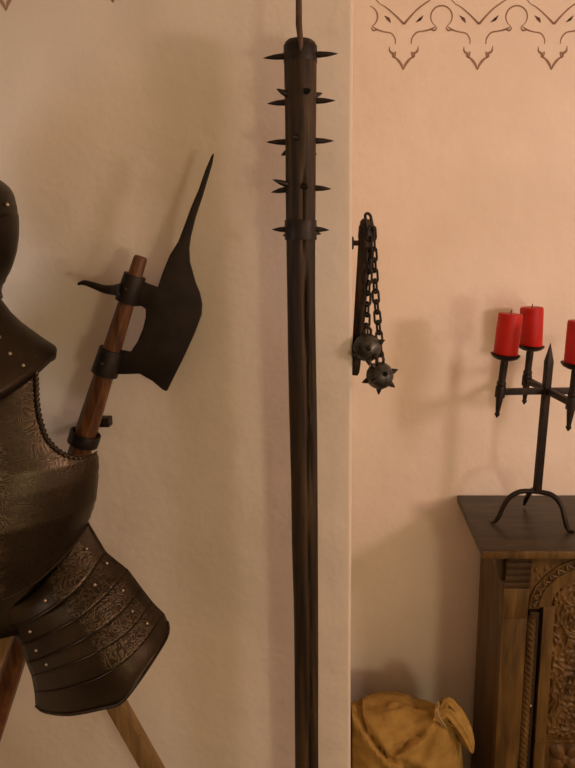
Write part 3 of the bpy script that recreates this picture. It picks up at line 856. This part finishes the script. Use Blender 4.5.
leg([topc, topc.lerp(bk, .4)+Vector((0, 0, .018)), topc.lerp(bk, .8)+Vector((0, 0, .012)), bk])
ctr = st_at(389.6)
ah = S(6.2, 392, YCa)
Larm = (ctr-P(499.6, 391, YCa)).length
ends = {'left': ctr-RT*Larm, 'right': ctr+RT*Larm, 'back': ctr-FW*Larm*1.16, 'front': ctr+FW*Larm*1.12+Vector((.008, 0, 0))}
bm = nb(); rect_bar(bm, ends['left'], ends['right'], ah*.8, ah); build('arm', bm, M['iron'], can, bev=.0006)
bm = nb(); rect_bar(bm, ends['back']+U*.0006, ends['front']+U*.0006, ah*.8, ah); build('arm', bm, M['iron'], can, bev=.0006)
seats = {}
px1 = S(1, 390, YCa)
for nme, e in ends.items():
    UH = (U+Vector(({'left': .06, 'back': .03, 'front': .03, 'right': .03}[nme], 0, 0))).normalized()
    def q(h, r): return (e+UH*(h*px1), r*px1)
    seq = [q(-27, .3), q(-25.2, 1.6), q(-23.6, 2.7), q(-22.4, 2.7), q(-21.8, 2.0), q(-9, 3.5), q(-6, 3.7), q(-5.8, 5), q(-4, 5.2), q(4, 5.2), q(6, 4.8), q(6.3, 4.2), q(8.4, 5.0), q(10.4, 4.3), q(10.8, 3.7), q(33, 4.0)]
    bm = nb(); tube(bm, [a for a, b in seq], [b for a, b in seq], 14); ho = build('candle_holder', bm, M['iron'], can, angle=45)
    seq = [q(32, 3.5), q(32.4, 8), q(34.5, 12.4), q(37.4, 14.6), q(38.2, 14.4), q(36, 11.5), q(35.2, 8), q(35.2, .2)]
    bm = nb(); tube(bm, [a for a, b in seq], [b for a, b in seq], 28); build('drip_pan', bm, M['iron'], ho, angle=45)
    seats[nme] = e+UH*(35.32*px1)
def candle(seat, label, tilt, r=.0, h=.0, wick=True):
    up = (U+Vector((tilt, 0, 0))).normalized(); r = r*px1; h = h*px1
    o = empty('red_candle', seat, label, 'candle', 'red candles on the candelabra')
    prof = [(0, r*.2), (0, r*.97), (.02, r), (.5, r*1.0), (.93, r*1.0), (.975, r*.985), (1.0, r*.93), (.992, r*.82), (.97, r*.6), (.96, r*.02)]
    bm = nb(); tube(bm, [seat+up*(h*t) for t, q in prof], [q for t, q in prof], 40)
    for v in bm.verts: v.co += Vector((1, 0, 0))*.0004*noise.noise(v.co*60)
    build('wax_body', bm, M['wax'], o, angle=50)
    bm = nb(); t = seat+up*h*.955
    tube(bm, [t, t+up*.006, t+up*.011+Vector((.0012, 0, 0)), t+up*.0135+Vector((.0016, 0, 0))], [.0013, .0013, .0011, .0006], 8); build('wick', bm, M['wick'], o)
candle(seats['left'], 'leftmost red pillar candle, tilted, with dark wick showing', .05, 11.9, 42.8)
candle(seats['back'], 'red pillar candle on the rear arm, partly behind the leftmost candle', -.05, 12.2, 43)
candle(seats['front'], 'red pillar candle cut by the right picture edge, on the front arm', .0, 11.6, 41.5)

# ------------------------------------------------------------------ sack between the walls and the cabinet
YSk = 1.60
T = P(443, 714, 1.530)
sk = empty('burlap_sack', (P(408, 760, YSk).x, YSk, 0), 'tied ochre burlap sack slumped on floor beside the cabinet', 'sack')
C0 = Vector((P(408, 760, YSk).x, YSk, .200))
dT = (T-C0); dl = dT.length; dT.normalize()
ux = dT.orthogonal().normalized(); uy = dT.cross(ux)
hump = (P(384, 705, 1.58)-C0); hl = hump.length; hump.normalize()
hump2 = (P(358, 712, 1.58)-C0); hl2 = hump2.length; hump2.normalize()
def pl_(*pts, Y=1.49): return [(P(345+x/4.107, 680+y/4.107, Y).x, P(345+x/4.107, 680+y/4.107, Y).z) for x, y in pts]
CREASES = [(pl_((375, 158), (300, 150), (190, 162), (20, 188), Y=1.51), .0055, .020),
           (pl_((20, 190), (110, 262), (200, 335), (330, 362)), .006, .030),
           (pl_((205, 290), (265, 262), (325, 235)), .009, .024),
           (pl_((300, 165), (340, 150), (375, 150)), .004, .012),
           (pl_((420, 190), (455, 240), (470, 300)), .007, .008)]
def pdist(poly, x, z):
    best = (9, 1)
    for (xa_, za_), (xb_, zb_) in zip(poly, poly[1:]):
        ex, ez = xb_-xa_, zb_-za_; L2_ = ex*ex+ez*ez
        t = max(0, min(1, ((x-xa_)*ex+(z-za_)*ez)/L2_))
        dx, dz = x-(xa_+ex*t), z-(za_+ez*t); d_ = sqrt(dx*dx+dz*dz)
        if d_ < best[0]: best = (d_, 1 if ex*dz-ez*dx < 0 else -1)
    return best
bm = nb(); bmesh.ops.create_icosphere(bm, subdivisions=6, radius=1)
ax_, ay_, az_ = .137, .135, .182
for v in bm.verts:
    n = v.co.normalized()
    e = 2.7
    re = (abs(n.x/ax_)**e+abs(n.y/ay_)**e+abs(n.z/az_)**e)**(-1/e)
    ph = math.acos(max(-1, min(1, n.dot(dT))))
    wt = exp(-(ph/.30)**2)
    r = re+(dl-re)*wt
    for hv, hL, hw in ((hump, hl, .50), (hump2, hl2, .36)):
        w2 = exp(-(math.acos(max(-1, min(1, n.dot(hv))))/hw)**2)*(1-wt)
        r = r+(hL-r)*w2 if hL > r else r
    psi = atan2(n.dot(uy), n.dot(ux))
    pl = exp(-((ph-.42)/.42)**2)
    pl = exp(-((ph-.26)/.24)**2)
    r += pl*(.0055*cos(6*psi+1.0+.8*sin(psi*2))+.005*cos(11*psi+2.2+2*ph)+.004*noise.noise(Vector((psi*2.2, 0, 1))))
    p = n*r
    r += (.010*noise.noise(C0+p*8)+.0035*noise.noise(p*21))*(1-wt)
    r += .006*(1-abs(noise.noise(Vector((p.x*13+p.z*9, p.y*10, p.z*16-p.x*9))))/.5)*(1-wt)
    if n.y < .55:
        fk = min(1, (.55-n.y)/.9)
        g = C0+n*r
        for poly, wd, dp in CREASES:
            dd_, sgn = pdist(poly, g.x, g.z)
            r -= fk*dp*exp(-(dd_/wd)**2)*(1.0 if sgn < 0 else .55)*(1-.35*wt)
            r += fk*dp*.55*exp(-((dd_-wd*2.2)/(wd*1.3))**2)*(1 if sgn > 0 else .5)*(1-wt)
    v.co = C0+n*r
    if v.co.z < .0: v.co.z = 0.0
    v.co.y = min(v.co.y, YR-.012); v.co.x = max(XE+.008, min(v.co.x, XL-.02 if v.co.y > YFc-.02 else 9))
build('sack_body', bm, M['burlap'], sk, angle=80)
# gathered mouth beyond the tie, drooping to the right
tip = [T-Vector((.016, -.006, .0)), T, P(449, 711, 1.525), P(456, 719, 1.515), P(463, 730, 1.51), P(468, 741, 1.505), P(472, 752, 1.505)]
tip = spline(tip, 28)
def mouth(a, i):
    g = min(1, i/10)
    return 1+.26*g*cos(3*a+.8+i*.02)+.12*cos(8*a+i*.06)+.08*g*sin(5*a)
tube(bm := nb(), tip, [interp([(0, .030), (4, .0225), (8, .0195), (13, .0180), (19, .0155), (24, .011), (27, .005)], i) for i in range(28)], 60, shape=mouth, hint=Vector((0, -1, 0)))
build('sack_mouth', bm, M['burlap'], sk, angle=80)
bm = nb()
tube(bm, spline([T+Vector((-.006, -.006, .012)), T+Vector((.002, -.006, .022)), P(446.5, 702, 1.528), P(450.5, 702, 1.525), P(454, 706, 1.52), P(456, 711, 1.515)], 18), [interp([(0, .010), (6, .0085), (10, .0085), (14, .0075), (17, .003)], i) for i in range(18)], 24, shape=lambda a, i: 1+.28*cos(3*a+i*.1))
build('mouth_frill', bm, M['burlap'], sk, angle=80)
dm = (tip[6]-tip[1]).normalized(); s1 = dm.orthogonal().normalized(); s2 = dm.cross(s1)
bm = nb()
for off in (-.0035, .002):
    ring_tube(bm, [T+dm*(off+.002*sin(3*k*2*pi/40))+(s1*cos(2*pi*k/40)+s2*sin(2*pi*k/40))*(.0295+.0012*sin(5*2*pi*k/40)) for k in range(40)], .0030)
tube(bm, spline([T+s1*.0+Vector((.002, -.027, -.012)), P(445, 722, 1.51), P(450, 724, 1.505), P(454, 727, 1.50)], 12), .002, 8)
build('tie_cord', bm, M['cord'], sk)

# ------------------------------------------------------------------ lights
def lamp(name, loc, power, color, radius, typ='POINT', target=None, spot=None, blend=.6):
    l = bpy.data.lights.new(name, typ); l.energy = power; l.color = color; l.shadow_soft_size = radius
    o = bpy.data.objects.new(name, l); COL.objects.link(o); o.location = loc
    if target is not None:
        o.rotation_euler = (Vector(target)-Vector(loc)).to_track_quat('-Z', 'Y').to_euler()
    if spot: l.spot_size = radians(spot); l.spot_blend = blend
    return o
lamp('lamp_right', (1.50, .45, 1.68), 32, (1.0, .73, .70), .10)
lamp('lamp_behind', (1.3, -1.2, 1.2), 37, (1.0, .86, .61), .18)
lamp('lamp_left', (-1.0, .6, 1.45), 4.2, (.86, .90, 1.0), .10)
w = bpy.data.worlds.new('world'); SC.world = w; w.use_nodes = True
w.node_tree.nodes['Background'].inputs[0].default_value = (.02, .016, .012, 1)
vs_ = SC.view_settings; vs_.view_transform = 'Standard'; vs_.look = 'None'; vs_.gamma = 1; vs_.use_curve_mapping = False
vs_.exposure = .06
